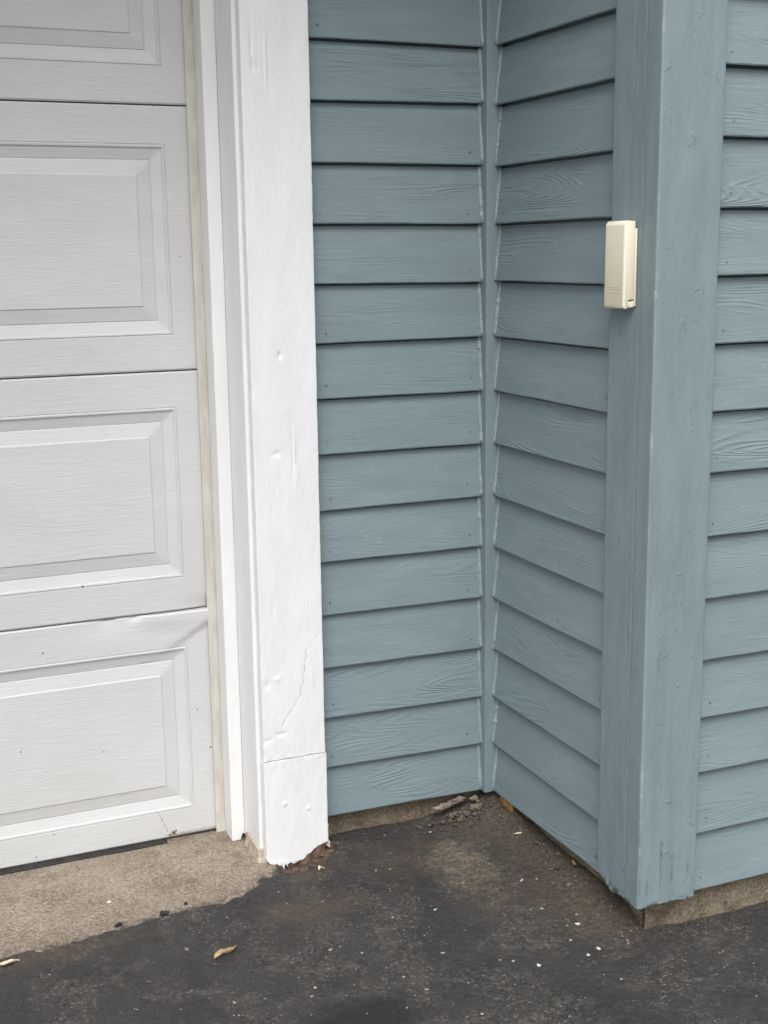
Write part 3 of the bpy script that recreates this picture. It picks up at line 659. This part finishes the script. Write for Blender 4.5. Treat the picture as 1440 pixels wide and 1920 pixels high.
leaf('dry_leaf', (-.7385, -.3390), (-.690, -.3085), .017, .007, MAT_LEAF, 'curled tan dry leaf lying on the dark asphalt below the concrete slab', 1.0)
leaf('dry_leaf', (-1.115, -.1985), (-1.069, -.2050), .013, .004, MAT_PALE, 'pale narrow dry leaf cut off by the left picture edge', 2.2, -.0625)
leaf('dry_leaf', (-.4475, -.0975), (-.4355, -.0905), .010, .003, MAT_PALE, 'tiny pale leaf scrap in front of the rotten casing foot', .4, -.063)
def chip(x, y, r, sq, label, mat=MAT_CHIP, rz=0, z=None, name='paint_chip', cat='chip'):
    r *= .72
    me = mesh(name, *lump((0, 0, 0), r, int(abs(x*9999)), 2, sq), 50); o = link(name, me, mat); o.location = (x, y, (gz(x, y) if z is None else z)+r*sq[2]*.6); o.rotation_euler = (0, 0, rz)
    return tag(o, label, cat)
chip(-.8761, -.0513, .0055, (1.2, .9, .5), 'white chip lying on the tan concrete slab', z=-.0605)
chip(-.0091+.0, -.1576, .0028, (5.5, 1, .6), 'long pale wood sliver on the asphalt near the return wall', MAT_PALE, R(-12), name='wood_sliver', cat='sliver')
chip(-.0823, -.3041, .0042, (2.0, .8, .5), 'bright elongated white chip in the middle of the recess asphalt', rz=R(35))
chip(-.0692, -.5006, .0042, (1.6, .9, .6), 'white chip left of the foot of the corner post', rz=R(-25))
chip(-.0785, -.5888, .0048, (1.2, .9, .6), 'white chip on the asphalt below the corner post', rz=R(-40))
chip(-.1072, -.600, .0045, (1, 1, .6), 'very bright round white chip near the corner post')
chip(-.2078, -.5941, .0050, (.9, 1.2, .7), 'upright pale chip at the lower middle of the asphalt')
chip(-.8774, -.150, .0065, (1.5, 1, .8), 'larger black asphalt crumb on the edge of the concrete slab', MAT_CRUMB, name='asphalt_crumb', cat='crumb', z=-.0605)
chip(-.787, -.1425, .0085, (1.6, 1, .7), 'largest black asphalt crumb halfway along the slab edge', MAT_CRUMB, name='asphalt_crumb', cat='crumb', z=-.0605)
chip(-.739, -.122, .0050, (1, 1, .8), 'small black asphalt crumb lying just on the concrete', MAT_CRUMB, name='asphalt_crumb', cat='crumb', z=-.0605)
g = []; rr = random.Random(11)
SP = [(-.0545, -.3167), (-.2422, -.5611), (-.2618, -.5484), (-.123, -.4142), (-.101, -.4195), (-.1095, -.542), (-.6171, -.4524), (-.7439, -.481), (-1.0464, -.1961), (-.6019, -.4944), (-.7765, -.2771)]
for x, y in SP: g.append(lump((x, y, gz(x, y)+.001), rr.uniform(.0022, .0036), rr.randint(0, 999), 1, (rr.uniform(.8, 1.5), rr.uniform(.8, 1.3), .7)))
for i in range(300):
    x = rr.uniform(-1.2, .45); y = rr.uniform(-1.0, .02)
    if y > float(np.interp(x, EDGE_X, EDGE_Y))-.02 and x < -.42: continue
    if x > -.01 and y > -.60: continue
    r = rr.choice((.0009, .0012, .0012, .0016, .0022)); g.append(lump((x, y, gz(x, y)+.0015), r, rr.randint(0, 999), 1, (rr.uniform(.8, 1.9), rr.uniform(.8, 1.4), .7)))
tag(link('grit', mesh('grit', *join(g), 50), MAT_GRIT), 'pale grit and tiny stones scattered over the asphalt', 'grit', kind='stuff')
g = []
for i in range(170):
    t = abs(rr.gauss(0, 1)); x = -.03-.05*abs(rr.gauss(0, 1)); y = -.004-.02*abs(rr.gauss(0, 1))
    r = rr.choice((.0014, .002, .0026, .0034, .005)); g.append(lump((x, y, gz(x, y)+.003+rr.uniform(0, .006)), r, rr.randint(0, 999), 1, (rr.uniform(.8, 1.8), rr.uniform(.8, 1.4), .8)))
for i in range(200):
    x = rr.uniform(-.02, .02); y = rr.uniform(-.60, -.03); r = rr.choice((.001, .0013, .0018, .0026, .0034)); g.append(lump((x, y, gz(x, y)+.001), r, rr.randint(0, 999), 1, (rr.uniform(.7, 1.4), rr.uniform(.8, 2.0), .6)))
MAT_RUB = mat_simple('rubble', (.045, .034, .027), (.22, .18, .14), 45, .9, .002, 250)
tag(link('rubble', mesh('rubble', *join(g), 50), MAT_RUB), 'brown crumbs of soil and mortar heaped under the return wall', 'rubble', kind='stuff')
MAT_RUBL = mat_simple('pale_mortar', (.10, .08, .062), (.33, .285, .235), 70, .9, .003, 200)
g = [lump((-.070-.014*i, .010-.002*i, -.016-.002*i), .010, 90+i, 3, (1.3, .5, .55)) for i in range(5)]+[lump((-.035, .004, -.018), .009, 97, 3, (1, .7, .7))]
tag(link('mortar_lump', mesh('mortar_lump', *join(g), 60), MAT_RUBL), 'ragged pale mortar lump wedged under the clapboard at the inside corner', 'mortar')
yb_ = box('yellow_scrap', .008, .018, -.092, -.036, -.022, .002, .004); tag(link('yellow_scrap', yb_, MAT_YELLOW), 'yellow-brown wooden scrap wedged under the return wall near the inside corner', 'scrap')
yb_ = mesh('yellow_scrap', *lump((.012, -.351, -.022), .0052, 8, 2, (.6, 1.3, 1)), 60); tag(link('yellow_scrap', yb_, MAT_YELLOW), 'small yellow crumb under the return wall near the corner post', 'scrap')
